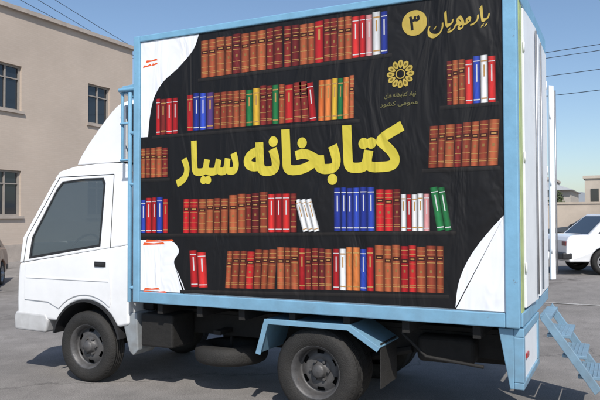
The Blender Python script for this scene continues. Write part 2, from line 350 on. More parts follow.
# nastaliq line drawn with a reed pen
ny=[
 ([(6.62,2.45),(6.50,2.02),(6.15,1.78),(5.92,1.86)],[.6,1.2,1.3,.8]),
 ([(5.80,3.45),(5.88,2.6),(5.92,1.82)],[1.2,1.1,.7]),
 ([(5.50,2.45),(5.46,2.0),(5.16,1.58),(4.72,1.42)],[.8,1.2,1.1,.3]),
 ([(4.02,1.62),(4.28,1.66),(4.62,1.86),(4.70,2.16),(4.50,2.30),(4.34,2.12),(4.40,1.80)],[.7,.9,1.0,1.0,.9,.8,.6]),   # meem
 ([(4.05,1.62),(3.92,2.05),(3.66,2.52),(3.42,2.38),(3.44,2.02),(3.72,1.74),(4.0,1.62)],[.6,.9,1.0,1.0,.9,.8,.6]),         # heh, upper eye
 ([(4.0,1.62),(3.92,1.26),(3.64,1.12),(3.50,1.34),(3.66,1.60),(3.46,1.74)],[.6,.9,.9,.8,.7,.7]),                          # heh, lower eye
 ([(3.5,1.72),(3.22,1.66),(3.08,1.32),(2.80,1.02),(2.38,.90)],[.7,1.1,1.2,1.0,.3]),
 ([(2.92,2.35),(2.84,1.96),(2.5,1.72),(2.26,1.8)],[.6,1.2,1.3,.8]),
 ([(2.13,3.4),(2.20,2.5),(2.26,1.76)],[1.2,1.1,.7]),
 ([(1.85,2.1),(1.80,1.45),(1.48,.85),(1.0,.62),(.5,.85),(.33,1.4),(.48,1.9)],[.5,1.2,1.4,1.4,1.2,.8,.3]),
 ([(6.36,1.26),(6.22,1.16)],[1.1,1.1]),([(6.02,1.24),(5.88,1.14)],[1.1,1.1]),([(2.62,1.28),(2.48,1.18)],[1.2,1.2]),([(1.12,1.66),(.98,1.56)],[1.2,1.2])]
place(pen(ny,.42,58,.075),429,492,486,4,436,38,YELD,6)
cx,cz=R(414.5,23); rr=abs(R(427,23)[0]-R(402,23)[0])/2
P([(cx+rr*math.cos(t),cz+rr*math.sin(t)) for t in [2*math.pi*k/40 for k in range(40)]],YELD,6)
tr=text_tris('۳',.03); xs=[p[0] for t in tr for p in t]; ys=[p[1] for t in tr for p in t]; kx=rr*1.15/(max(ys)-min(ys))
for t in tr: P([(cx+(p[0]-(min(xs)+max(xs))/2)*kx,cz+(p[1]-(min(ys)+max(ys))/2)*kx) for p in t],BLK,7)
cx,cz=R(400.5,74); rr=abs(R(414,74)[0]-R(387,74)[0])/2
for k in range(12):
    t=2*math.pi*k/12; ct,stt=math.cos(t),math.sin(t)
    pet=[(.42,-.05),(.60,-.17),(.82,-.22),(1.0,-.12),(1.02,.04),(.86,.17),(.66,.14),(.48,.08)]
    P([(cx+rr*(a*ct-b2*stt),cz+rr*(a*stt+b2*ct)) for a,b2 in pet],YELD,6)
    hole=[(.62,-.05),(.78,-.1),(.88,-.04),(.8,.06),(.66,.05)]
    P([(cx+rr*(a*ct-b2*stt),cz+rr*(a*stt+b2*ct)) for a,b2 in hole],lin((110,94,30)),7)
for k in range(24):
    t0,t1=2*math.pi*k/24,2*math.pi*(k+1)/24
    P([(cx+rr*a*math.cos(t),cz+rr*a*math.sin(t)) for a,t in ((.28,t0),(.36,t0),(.36,t1),(.28,t1))],YELD,6)
YD=lin((106,102,64))
place(text_tris(shape('نهاد کتابخانه های'),.012),385,417,400,92,400,98,YD,6)
place(text_tris(shape('عمومی کشور'),.012),381,419,400,101,400,106.5,YD,6)
bmb=bmesh.new(); cl=bmb.loops.layers.float_color.new('art')
for pts,cols,layer in POL:
    y=-.012-layer*.0006
    vs=[bmb.verts.new((x,y,z)) for x,z in pts]
    try: f=bmb.faces.new(vs)
    except Exception: continue
    for l,cc in zip(f.loops,cols): l[cl]=(*cc,1)
mb=bpy.data.materials.new('printed_banner_vinyl'); mb.use_nodes=True; N=mb.node_tree.nodes; Lk=mb.node_tree.links; b=N['Principled BSDF']
at=N.new('ShaderNodeAttribute'); at.attribute_name='art'; tc=N.new('ShaderNodeTexCoord')
n1=N.new('ShaderNodeTexNoise'); n1.inputs['Scale'].default_value=2.5; n1.inputs['Detail'].default_value=7; Lk.new(tc.outputs['Object'],n1.inputs['Vector'])
mr=N.new('ShaderNodeMapRange'); mr.inputs['To Min'].default_value=.82; mr.inputs['To Max'].default_value=1.08; Lk.new(n1.outputs['Fac'],mr.inputs['Value'])
mx=N.new('ShaderNodeMix'); mx.data_type='RGBA'; mx.blend_type='MULTIPLY'; mx.inputs[0].default_value=1; Lk.new(at.outputs['Color'],mx.inputs[6]); Lk.new(mr.outputs[0],mx.inputs[7]); Lk.new(mx.outputs[2],b.inputs['Base Color'])
b.inputs['Roughness'].default_value=.55; b.inputs['Specular IOR Level'].default_value=.35
mp=N.new('ShaderNodeMapping'); mp.inputs['Scale'].default_value=(1.6,1,.5); Lk.new(tc.outputs['Object'],mp.inputs[0])
n2=N.new('ShaderNodeTexNoise'); n2.inputs['Scale'].default_value=2.2; n2.inputs['Detail'].default_value=3; n2.inputs['Distortion'].default_value=1.2; Lk.new(mp.outputs[0],n2.inputs['Vector'])
bp=N.new('ShaderNodeBump'); bp.inputs['Strength'].default_value=.55; bp.inputs['Distance'].default_value=.07; Lk.new(n2.outputs['Fac'],bp.inputs['Height']); Lk.new(bp.outputs[0],b.inputs['Normal'])
# ------------------------------------------------------------ the truck
T=thing('library_truck',(0,0,0),'white mobile library truck with light blue box and bookshelf banner','truck')
L=3.541; ZB0=.87; ZT0=3.424; W=1.954
bm=bmesh.new(); badd(bm,-L+.01,-.04,0,.03,ZB0+.02,ZT0-.02); badd(bm,-L+.01,-.04,W-.03,W,ZB0+.02,ZT0-.02); badd(bm,-L+.01,-L+.04,.0301,W-.0301,ZB0+.02,ZT0-.02)
badd(bm,-L+.0401,-.02,.0301,W-.0301,ZT0-.06,ZT0-.02); badd(bm,-L+.0401,-.02,.0301,W-.0301,ZB0+.02,ZB0+.06)
box=obj('cargo_box',bm,M_boxwhite,T,0)
me_b=bpy.data.meshes.new('banner')
for f in bmb.faces:
    f.normal_update()
    if f.normal.y>0: f.normal_flip()
bmb.to_mesh(me_b); bmb.free(); me_b.materials.append(mb); ban=bpy.data.objects.new('banner',me_b); COL.objects.link(ban); ban.parent=box; ban['label']='printed black banner of bookshelves with yellow Persian lettering'
bm=bmesh.new()
yo=-.03
badd(bm,-L,-L+.075,yo,.05,ZB0+.001,ZT0-.001); badd(bm,-.1,.0,yo,.06,ZB0+.001,ZT0-.001)
badd(bm,-L+.0755,-.1005,yo+.003,.05,ZB0,ZB0+.105); badd(bm,-L+.0755,-.1005,yo+.003,.05,ZT0-.06,ZT0)
badd(bm,-L,-L+.075,W-.05,W+.03,ZB0,ZT0); badd(bm,-.1,.0,W-.06,W+.03,ZB0,ZT0); badd(bm,-L+.0755,-.1005,W-.05,W+.027,ZB0,ZB0+.105); badd(bm,-L+.0755,-.1005,W-.05,W+.027,ZT0-.06,ZT0)
badd(bm,-.07,.012,.0605,W-.0605,ZT0-.14,ZT0+.004); badd(bm,-.07,.012,.0605,W-.0605,ZB0-.004,ZB0+.1)
badd(bm,-L-.01,-L+.05,.0505,W-.0505,ZT0-.08,ZT0+.003); badd(bm,-L-.01,-L+.05,.0505,W-.0505,ZB0,ZB0+.1)
obj('box_frame',bm,M_blue,box,.008)
bm=bmesh.new(); badd(bm,-.02,.004,.061,.20,ZB0+.101,ZT0-.141); obj('rear_strip',bm,mat('pale_green_print',(.42,.50,.20),.5,0,.35,4,.1,10),box)
def leaf(name,hx,hy,wid,ang,z0,z1):
    """door leaf hinged at (hx,hy); ang from +y towards +x"""
    a=math.radians(ang); d=Vector((math.sin(a),math.cos(a),0)); n=Vector((d.y,-d.x,0))*.012
    bm=bmesh.new(); p0=Vector((hx,hy,0)); p1=p0+d*wid
    q=[p0-n,p1-n,p1+n,p0+n]; lo=[bm.verts.new((v.x,v.y,z0)) for v in q]; hi=[bm.verts.new((v.x,v.y,z1)) for v in q]
    bm.faces.new(lo[::-1]); bm.faces.new(hi)
    for i in range(4): bm.faces.new((lo[i],lo[(i+1)%4],hi[(i+1)%4],hi[i]))
    o=obj(name,bm,M_boxwhite,T,.005)
    bm=bmesh.new(); m_=p0+d*(wid*.85)+Vector((.024,0,0)); tube(bm,[(m_.x,m_.y,z0+.05),(m_.x,m_.y,z1-.05)],.008); obj('lock_bar',bm,M_chrome,o)
    for z in (z0+.3,(z0+z1)/2,z1-.3):
        bm=bmesh.new(); tube(bm,[(hx+.012,hy,z-.04),(hx+.012,hy,z+.04)],.008); obj('hinge',bm,M_boxwhite,o)
    return o
leaf('rear_door',.006,.21,.62,2.0,ZB0+.12,ZT0-.16)
leaf('rear_door',.006,W-.07,.86,179,ZB0+.12,ZT0-.16)
leaf('side_flap',.03,W+.0,.06,40,1.05,2.98)
bm=bmesh.new()
for z in (1.0,1.4,1.8,2.2,2.6,3.0): badd(bm,-3.3,-.3,1.62,1.9,z-.012,z+.012)
for x in (-3.3,-2.3,-1.3,-.3): badd(bm,x-.012,x+.012,1.615,1.905,.95,3.2)
obj('book_rack',bm,mat('rack_wood',(.25,.15,.08),.6,0,.25,5),box)
bm=bmesh.new()
badd(bm,-.05,.02,.02,1.0,.80,.86); badd(bm,-.05,.02,.02,1.0,.42,.47); badd(bm,-.05,.02,.02,.09,.4705,.7995); badd(bm,-.05,.02,.93,1.0,.4705,.7995)
prism(bm,[(-.16,.86),(-.051,.86),(-.051,.42),(-.08,.42)],.02,.06)
bumper=obj('rear_bumper',bm,M_blue,T,.006)
bm=bmesh.new(); badd(bm,-.03,.005,.0905,.9295,.4705,.7995); obj('bumper_panel',bm,M_boxwhite,bumper)
bm=bmesh.new(); badd(bm,.0055,.018,.22,.34,.61,.65); obj('tail_lamp',bm,M_lampred,bumper,.004)
# folding stairs, hanging a little clear of the ground
M_step=mat('blue_grey_step_paint',(.19,.33,.45),.5,0,.2,6,.1,30,dirt=.3,rust=.5)
st=None
for y in (.98,1.62):
    bm=bmesh.new(); prism(bm,[(0.03,.80),(.07,.86),(.50,.25),(.45,.20)],y,y+.03)
    o=obj('stair_stringer',bm,M_step,None,.004)
    if st is None:
        bm=bmesh.new(); badd(bm,.022,.12,1.0105,1.6195,.80,.83); st=obj('folding_stairs',bm,M_step,T,.004)
    o.parent=st
for i in range(3):
    x=.12+i*.12; z=.66-i*.165
    bm=bmesh.new(); badd(bm,x-.04,x+.15,1.0105,1.6195,z-.012,z+.012); 
    for k in range(5): badd(bm,x-.03+k*.034,x-.02+k*.034,1.03,1.6,z+.012,z+.018)
    obj('stair_tread',bm,M_step,st,.003)
# chassis
bm=bmesh.new()
for y in (.52,1.32): badd(bm,-4.9,-.06,y,y+.07,.52,.72)
for x in (-4.7,-3.6,-2.7,-2.0,-1.3,-.5): badd(bm,x,x+.08,.59,1.32,.55,.69)
for x in (-3.3,-2.85,-2.4,-1.9,-1.4,-.9,-.35): badd(bm,x,x+.06,.04,W-.04,.765,.865)
badd(bm,-L+.05,-.06,.5,.6,.725,.764); badd(bm,-L+.05,-.06,1.31,1.41,.725,.764)
badd(bm,-L+.05,-.06,.03,W-.03,.866,.872)
tube(bm,[(-1.66,.3,.37),(-1.66,1.65,.37)],.06); tube(bm,[(-4.25,.3,.34),(-4.25,1.65,.34)],.045); lathe(bm,[(0,-.14),(.1,-.12),(.15,0),(.1,.12),(0,.14)],(-1.66,.98,.37),20)
tube(bm,[(-3.9,.98,.5),(-1.75,.98,.4)],.045)
for y in (.5,1.4):
    tube(bm,[(-2.35,y,.55),(-2.0,y,.46),(-1.66,y,.42),(-1.3,y,.46),(-.95,y,.55)],.035,6)
tube(bm,[(-3.8,1.2,.42),(-2.6,1.2,.40),(-2.2,1.25,.45),(-.6,1.25,.45),(-.3,1.1,.42)],.035)
tube(bm,[(-.95,.2,.74),(-.75,.2,.56),(-.30,.2,.52)],.014)
badd(bm,-3.15,-2.3,.95,1.5,.35,.6); badd(bm,-.95,-.2,.8,1.5,.42,.7)
obj('chassis',bm,M_dark,T,.006)
bm=bmesh.new(); badd(bm,-1.09,-1.08,.06,.46,.30,.66); obj('rear_mud_flap',bm,M_rubber,T)
bm=bmesh.new(); badd(bm,-.88,-.40,.36,.56,.48,.70); obj('air_tank',bm,M_dark,T,.05,seg=4)
bm=bmesh.new(); badd(bm,-3.58,-3.2,.14,.5,.42,.74); obj('battery_box',bm,M_dark,T,.02)
bm=bmesh.new(); badd(bm,-3.62,-3.25,1.42,1.8,.4,.74); obj('fuel_tank',bm,M_dark,T,.06,seg=4)
def make_wheel(par,c,side=-1,r=.372,w=.2,dish=.07,rimr=.215,rm=None):
    s=side; hw=w/2; rm=rm or M_rim
    bm=bmesh.new()
    def nuts(rad,n,off):
        for k in range(n):
            t=2*math.pi*k/n; lathe(bm,[(.0,s*(off+.03)),(.013,s*(off+.028)),(.015,s*off)],(c[0]+rad*math.cos(t),c[1],c[2]+rad*math.sin(t)),6,smooth=False)
    base=hw-dish
    lathe(bm,[(.0,s*(base+.065)),(.045,s*(base+.062)),(.06,s*(base+.045)),(.065,s*(base)),(.1,s*(base-.0))],c,32); nuts(.083,6,base)
    wh=obj('wheel',bm,rm,par)
    bm=bmesh.new()
    prof=[(rimr*.45,s*base),(rimr*.56,s*(base+.004)),(rimr*.66,s*(base-.004)),(rimr*.82,s*(base-.018)),(rimr*.88,s*(base-.03)),(rimr*.91,s*(base)),(rimr*.93,s*(hw-.035)),(rimr*1.0,s*(hw-.022)),(rimr*1.05,s*(hw-.006)),(rimr*1.06,s*(hw-.012))]
    lathe(bm,prof,c,60,skip=lambda j,k:(j==2 and (k%10) in (3,4,5,6)))
    obj('rim',bm,rm,wh)
    bm=bmesh.new(); lathe(bm,[(0,s*(base-.06)),(rimr*.9,s*(base-.06))],c,24); obj('brake_drum',bm,M_dark,wh)
    bm=bmesh.new(); R0=rimr*1.03
    p=[(R0,-hw+.012),(R0+.012,-hw+.002),(R0+.05,-hw-.008),(r-.045,-hw-.006),(r-.018,-hw+.008),(r-.004,-hw+.03)]
    tread=[]; y=-hw+.035; gw=.009
    for gk in range(4):
        ln=(w-.07-4*gw)/5
        tread+= [(r,y),(r,y+ln),(r-.011,y+ln+.001),(r-.011,y+ln+gw-.001)]; y+=ln+gw
    tread+=[(r,y),(r,hw-.035)]
    p=p+tread+[(a,-b2) for a,b2 in reversed(p)]
    rg=lathe(bm,p,c,96)
    for k in range(0,96,2):
        for ri in (5,len(p)-6):
            v=rg[ri][k]; d=Vector((v.co.x-c[0],0,v.co.z-c[2])).normalized(); v.co-=d*.012
    obj('tyre',bm,M_rubber,wh)
    return wh
make_wheel(T,(-4.256,.20,.36),-1,r=.36); make_wheel(T,(-4.256,1.75,.36),1,r=.36)
make_wheel(T,(-1.66,.14,.372),-1,dish=.12); make_wheel(T,(-1.66,.37,.372),-1,dish=.02); make_wheel(T,(-1.66,1.81,.372),1,dish=.12); make_wheel(T,(-1.66,1.58,.372),1,dish=.02)
bm=bmesh.new(); r=.36; hw=.09
lathe(bm,[(.2,-hw+.01),(.25,-hw),(r-.05,-hw+.004),(r-.02,-hw+.02),(r-.004,-hw+.05),(r,-.02),(r,.02),(r-.004,hw-.05),(r-.02,hw-.02),(r-.05,hw-.004),(.25,hw),(.2,hw-.01),(.19,0),(.2,-hw+.01)],(-2.80,.56,.36),64,'z')
sp=obj('spare_wheel',bm,M_rubber,T)
bm=bmesh.new(); lathe(bm,[(0,.0),(.1,.0),(.13,-.05),(.2,-.06)],(-2.80,.56,.36),32,'z'); tube(bm,[(-2.8,.56,.36),(-2.8,.56,.56)],.015); badd(bm,-2.84,-2.76,.3,1.35,.5605,.60); obj('spare_carrier',bm,M_dark,sp)
for y0,y1 in ((-.0,.5),(1.45,W)):
    bm=bmesh.new(); o_=[(-2.20,.50),(-2.11,.80),(-1.33,.80),(-1.07,.64)]; i_=[(-2.18,.495),(-2.095,.784),(-1.335,.784),(-1.08,.627)]
    prism(bm,o_+i_[::-1],y0,y1); mg=obj('mudguard',bm,M_blue,T,.003)
    bm=bmesh.new()
    lip_o=[(-2.202,.498),(-2.112,.803),(-1.328,.803),(-1.065,.641)]; lip_i=[(-2.155,.486),(-2.078,.758),(-1.345,.758),(-1.092,.604)]
    ly=(y0-.012,y0-.001) if y0<1 else (y1+.001,y1+.012); prism(bm,lip_o+lip_i[::-1],*ly); obj('mudguard_lip',bm,M_blue,mg,.003)
# cab -------------------------------------------------
Y0,Y1=.10,1.86
def arc(cx,cz,r,a0,a1,n): return [(cx+r*math.cos(math.radians(a0+(a1-a0)*i/n)),cz+r*math.sin(math.radians(a0+(a1-a0)*i/n))) for i in range(n+1)]
def lean(z): return max(0,(z-1.25))*.085
bm=bmesh.new()
low=[(-3.70,1.41),(-5.225,1.19),(-5.245,1.0),(-5.25,.80),(-5.245,.62),(-4.80,.60)]+arc(-4.256,.38,.455,152,27,14)+[(-3.78,.60),(-3.70,.62)]
prism(bm,low,Y0,Y1)
body=obj('cab',bm,M_white,T,.028,seg=4)
bm=bmesh.new()
def ringpanel(y,out,inn,t=.035):
    s=1 if y<1 else -1
    def v(p,k): return bm.verts.new((p[0],y+s*(lean(p[1])+k),p[1]))
    A=[v(p,0) for p in out]; B=[v(p,0) for p in inn]; C=[v(p,t) for p in out]; D=[v(p,t) for p in inn]; n=len(out)
    for i in range(n):
        j=(i+1)%n
        bm.faces.new((A[i],A[j],B[j],B[i])); bm.faces.new((C[i],D[i],D[j],C[j])); bm.faces.new((B[i],B[j],D[j],D[i])); bm.faces.new((A[i],C[i],C[j],A[j]))
OUT=[(-5.222,1.193),(-5.185,1.46),(-4.80,2.05),(-4.72,2.135),(-4.2,2.165),(-3.74,2.165),(-3.70,2.0),(-3.70,1.412)]
INN=[(-5.085,1.235),(-5.06,1.46),(-4.745,1.98),(-4.665,2.06),(-4.35,2.085),(-4.10,2.085),(-4.07,2.03),(-4.085,1.385)]
ringpanel(Y0,OUT,INN); ringpanel(Y1,OUT,INN)
yt0,yt1=Y0+lean(2.16),Y1-lean(2.16)
prism(bm,[(-4.79,2.09),(-4.71,2.17),(-4.5,2.215),(-4.2,2.235),(-3.85,2.23),(-3.72,2.19),(-3.715,2.14),(-4.2,2.12),(-4.6,2.09)],yt0-.002,yt1+.002)
prism(bm,[(-3.735,1.39),(-3.703,1.39),(-3.703,2.14),(-3.735,2.14)],Y0+.04,Y1-.04,shift=lean)
prism(bm,[(-5.218,1.20),(-5.19,1.40),(-5.16,1.40),(-5.19,1.20)],Y0+.036,Y1-.036,shift=lean)
cu=obj('upper_cab',bm,M_white,T,.012,seg=3)
bm=bmesh.new(); bm.faces.new([bm.verts.new(p) for p in ((-5.18,Y0+.05,1.40),(-4.79,yt0+.04,2.08),(-4.79,yt1-.04,2.08),(-5.18,Y1-.05,1.40))]); ws=obj('windscreen',bm,M_glass,T)
for y,s in ((Y0,1),(Y1,-1)):
    bm=bmesh.new()
    dp=[(-5.11,1.185),(-5.13,1.0),(-5.13,.80),(-4.78,.79)]+arc(-4.256,.38,.51,137,52,9)+[(-3.93,.82),(-3.925,1.0),(-3.94,1.355)]
    ya=y-s*.012; prism(bm,dp,min(ya,y-s*.0005),max(ya,y-s*.0005)); door=obj('door',bm,M_white,T,.006)
    n=len(INN); bm=bmesh.new()
    def vv(p,k): return bm.verts.new((p[0],y+s*(lean(p[1])+k),p[1]))
    bm.faces.new([vv(p,.018) for p in INN]); obj('door_window',bm,M_glass,door)
    bm=bmesh.new(); cxw=sum(p[0] for p in INN)/n; czw=sum(p[1] for p in INN)/n
    inner=[(p[0]+(cxw-p[0])*.055,p[1]+(czw-p[1])*.055) for p in INN]
    A=[vv(p,.008) for p in INN]; B=[vv(p,.008) for p in inner]
    for i in range(n): bm.faces.new((A[i],A[(i+1)%n],B[(i+1)%n],B[i]))
    obj('window_seal',bm,M_black,door)
    bm=bmesh.new(); yh=ya-s*.002; badd(bm,-4.12,-4.0,min(yh,yh-s*.02),max(yh,yh-s*.02),1.195,1.22); badd(bm,-4.135,-3.985,min(ya,ya-s*.004),max(ya,ya-s*.004),1.18,1.235); obj('door_handle',bm,M_black,door,.004)
    bm=bmesh.new(); 
    def lv(x,z,k=-.0025): return (x,y+s*(lean(z)+k),z)
    for (p,q) in (((-3.945,1.37),(-3.955,2.12)),((-3.955,2.12),(-4.70,2.11)),((-4.70,2.11),(-5.12,1.47)),((-5.12,1.47),(-5.15,1.20))):
        d=Vector((q[0]-p[0],q[1]-p[1])).normalized()*.004; nx,nz_=-d.y,d.x
        bm.faces.new([bm.verts.new(lv(*a_)) for a_ in ((p[0]-nx,p[1]-nz_),(q[0]-nx,q[1]-nz_),(q[0]+nx,q[1]+nz_),(p[0]+nx,p[1]+nz_))])
    obj('door_gap',bm,M_black,door)
    # body crease / trim line along the lower door
    bm=bmesh.new(); ya2=ya-s*.0005; badd(bm,-5.10,-3.95,min(ya2,ya2-s*.006),max(ya2,ya2-s*.006),1.035,1.047); obj('door_crease',bm,M_white,door,.002)
bm=bmesh.new(); 
for y in (.3,.85,1.3): badd(bm,-4.3,-3.85,y,y+.42,1.0,1.4); badd(bm,-3.98,-3.86,y,y+.42,1.4,1.85); badd(bm,-3.96,-3.88,y+.1,y+.32,1.87,2.02)
obj('seat',bm,M_seat,T,.03)
bm=bmesh.new(); badd(bm,-5.15,-4.85,.16,1.8,1.05,1.30)
obj('dashboard',bm,M_black,T)
bm=bmesh.new(); q=lambda t:(-4.66+.12*math.cos(t)*.6,.5+.2*math.sin(t),1.34+.17*math.cos(t)*.9)
tube(bm,[q(2*math.pi*k/24) for k in range(25)],.013,6)
tube(bm,[(-4.88,.5,1.15),(-4.66,.5,1.34)],.02); obj('steering_wheel',bm,M_black,T)
bm=bmesh.new(); prism(bm,[(-5.275,.47),(-5.29,.60),(-5.265,.67),(-4.82,.66),(-4.78,.60),(-4.82,.46)],Y0-.010,Y1+.010); obj('front_bumper',bm,mat('grey_bumper',(.62,.63,.64),.5,0,.08,6,dirt=.4),T,.025,seg=3)
for y0,y1 in ((Y0+.06,Y0+.4),(Y1-.4,Y1-.06)):
    bm=bmesh.new(); badd(bm,-5.275,-5.21,y0,y1,.76,.92); obj('headlight',bm,M_lampclr,T,.015)
for s in (0,1):
    bm=bmesh.new(); o_=arc(-4.256,.38,.460,168,12,18); i_=arc(-4.256,.38,.437,168,12,18)
    prism(bm,o_+i_[::-1],*((Y0-.014,Y0+.45) if s==0 else (Y1-.45,Y1+.014))); obj('wheel_arch',bm,M_black,T)
    bm=bmesh.new(); prism(bm,[(-3.82,.74),(-3.62,.74),(-3.60,.38),(-3.66,.32),(-3.71,.36)],*((.12,.42) if s==0 else (1.54,1.84))); obj('mud_flap',bm,mat('pale_guard',(.34,.39,.43),.5,dirt=.6),T,.01)
bm=bmesh.new(); badd(bm,-3.69,-3.56,.3,1.66,.75,1.9); obj('air_intake',bm,M_dark,T,.01)
bm=bmesh.new(); badd(bm,-3.66,-3.60,.16,1.78,1.95,2.80); obj('gap_panel',bm,M_dark,T,.01)
bm=bmesh.new()
for y in (.02,W-.02): tube(bm,[(-3.62,y,.86),(-3.62,y,2.90)],.022); tube(bm,[(-3.74,y+(.03 if y<1 else -.03),2.22),(-3.74,y+(.03 if y<1 else -.03),2.93)],.016); tube(bm,[(-3.76,y,2.93),(-3.54,y,2.93)],.02)
for z in (1.0,2.0,2.86): tube(bm,[(-3.62,.02,z),(-3.62,W-.02,z)],.016)
for z in (1.0,2.0,2.5): tube(bm,[(-3.62,.02,z),(-3.54,.02,z)],.018); tube(bm,[(-3.62,W-.02,z),(-3.54,W-.02,z)],.018)
for z in (2.24,2.6): tube(bm,[(-3.75,.03,z),(-3.61,.03,z)],.012)
prism(bm,[(-3.78,2.90),(-3.75,2.975),(-3.56,2.99),(-3.56,2.92),(-3.70,2.90)],.05,W-.05)
obj('guard_frame',bm,M_blue,T,.004)
bm=bmesh.new()
prof=smooth_curve([(-4.54,2.235),(-4.48,2.34),(-4.34,2.52),(-4.16,2.72),(-4.02,2.86),(-3.93,2.93),(-3.86,2.94),(-3.82,2.90)],3)+[(-3.82,2.245)]
NY=24
def wd(t): return (1-abs(2*t-1)**4*.16)
rows=[]
for i in range(NY+1):
    t=.5-.5*math.cos(math.pi*i/NY); k=wd(t); y=.19+t*1.58
    rows.append([bm.verts.new((-3.82+(x+3.82)*(k*.6+.4),y,2.24+(z-2.24)*k)) for x,z in prof])
for a,b2 in zip(rows,rows[1:]):
    for i in range(len(prof)): 
        j=(i+1)%len(prof); f=bm.faces.new((a[i],b2[i],b2[j],a[j])); f.smooth=i<len(prof)-2
bm.faces.new(rows[0]); bm.faces.new(rows[-1][::-1]); obj('wind_deflector',bm,M_white,T,.03,seg=4)
# ------------------------------------------------------------ passenger cars
M_carrim=mat('silver_car_rim',(.35,.35,.36),.4,.5,.2,14)
def make_car(label,col,mname,loc,ang,group,hatch=False):
    E=thing('parked_car',loc,label,'car',group,ang)
    pm=mat(mname,col,.28,0,.06,3,coat=.6,dirt=.1)
    bm=bmesh.new()
    low=[(2.12,.42),(2.16,.55),(2.12,.70),(1.98,.77),(1.5,.84),(1.0,.90),(-1.35,.93)]+([(-1.9,.93),(-2.1,.9),(-2.16,.8),(-2.18,.5),(-2.1,.3)] if not hatch else [(-1.85,.9),(-1.95,.75),(-1.98,.5),(-1.9,.3)])
    low+=arc(-1.28,.30,.35,180,0,10)+arc(1.32,.30,.35,180,0,10)+[(2.0,.28)]
    def tum(z): return max(0,abs(z-.6)-.1)*.12
    prism(bm,low,-.83,.83,shift=tum); body=obj('body',bm,pm,E,.035,seg=3)
    tx0,tx1=(.22,-1.08) if not hatch else (.25,-1.35); bx0,bx1=(1.02,-1.68) if not hatch else (1.0,-1.88)
    bm=bmesh.new(); hb,ht=.79,.62; zb,zt=.88,1.41
    B=[bm.verts.new(p) for p in ((bx0,-hb,zb),(bx0,hb,zb),(bx1,hb,zb),(bx1,-hb,zb))]; Tt=[bm.verts.new(p) for p in ((tx0,-ht,zt),(tx0,ht,zt),(tx1,ht,zt),(tx1,-ht,zt))]
    bm.faces.new(Tt); bm.faces.new(B[::-1])
    for i in range(4): bm.faces.new((B[i],B[(i+1)%4],Tt[(i+1)%4],Tt[i]))
    obj('roof',bm,pm,E,.03,seg=3)
    def lerp(a,b2,t): return tuple(a[i]+(b2[i]-a[i])*t for i in range(3))
    def quad(c00,c10,c11,c01,u0,u1,v0,v1,nrm,name):
        bmq=bmesh.new(); n=Vector(nrm).normalized()*.006
        f=lambda u,v:Vector(lerp(lerp(c00,c10,u),lerp(c01,c11,u),v))+n
        bmq.faces.new([bmq.verts.new(f(*q)) for q in ((u0,v0),(u1,v0),(u1,v1),(u0,v1))]); obj(name,bmq,M_cglass,E)
    for s in (-1,1):
        c=((bx0,s*hb,zb),(bx1,s*hb,zb),(tx1,s*ht,zt),(tx0,s*ht,zt))
        quad(*c,.06,.47,.14,.87,(0,s,.4),'side_window'); quad(*c,.50,.80,.14,.87,(0,s,.4),'side_window'); quad(*c,.82,.93,.14,.8,(0,s,.4),'side_window')
    quad((bx0,-hb,zb),(bx0,hb,zb),(tx0,ht,zt),(tx0,-ht,zt),.07,.93,.1,.9,(1,0,.8),'windscreen')
    quad((bx1,-hb,zb),(bx1,hb,zb),(tx1,ht,zt),(tx1,-ht,zt),.07,.93,.12,.9,(-1,0,.8),'rear_window')
    for s in (-1,1):
        bm=bmesh.new(); y0,y1=sorted((s*.50,s*.80)); badd(bm,2.05,2.165,y0,y1,.58,.70); obj('headlight',bm,M_lampclr,E,.01)
        bm=bmesh.new(); y0,y1=sorted((s*.56,s*.78)); xe=-2.185 if not hatch else -1.99; badd(bm,xe,xe+.10,y0,y1,.68,.78); obj('tail_lamp',bm,mat('dull_red_lamp',(.16,.03,.03),.3),E,.01)
        bm=bmesh.new(); y0,y1=sorted((s*.80,s*.96)); badd(bm,.72,.84,y0,y1,.92,1.02); obj('mirror',bm,M_black,E,.02)
        for x in (-.35,.62):
            bm=bmesh.new(); yy=s*.815; badd(bm,x-.06,x+.06,min(yy,yy+s*.02),max(yy,yy+s*.02),.78,.80); obj('door_handle',bm,M_black,E)
        bm=bmesh.new(); yy=s*.826
        for x in (-.48,.46,1.0): badd(bm,x-.004,x+.004,min(yy,yy+s*.006),max(yy,yy+s*.006),.4,.86)
        badd(bm,-.9,.95,min(yy,yy+s*.01),max(yy,yy+s*.01),.55,.59); obj('side_trim',bm,M_black,E)
    bm=bmesh.new(); badd(bm,2.12,2.20,-.48,.48,.60,.70); obj('grille',bm,M_black,E,.01)
    bm=bmesh.new(); badd(bm,2.02,2.24,-.82,.82,.36,.52); obj('bumper',bm,M_black,E,.03); bm=bmesh.new(); xe=-2.26 if not hatch else -2.06; badd(bm,xe,xe+.22,-.82,.82,.36,.52); obj('bumper',bm,M_black,E,.03)
    for x in (-1.28,1.32):
        for s in (-1,1): make_wheel(E,(x,s*.74,.30),s,r=.30,w=.17,dish=.03,rimr=.18,rm=M_carrim)
    return E
grp='cars parked in the yard'
make_car('white saloon car parked on the asphalt',(.80,.81,.82),'white_car_paint',(1.12,12.95,RISE),math.radians(26),grp)
make_car('brown hatchback parked beside the brick building',(.20,.085,.045),'brown_car_paint',(-12.75,4.75,gz(0,4.75)),math.radians(-50),grp,True)
make_car('dark grey saloon parked near the far wall',(.06,.065,.07),'dark_car_paint',(-.3,25.5,RISE),math.radians(172),grp)
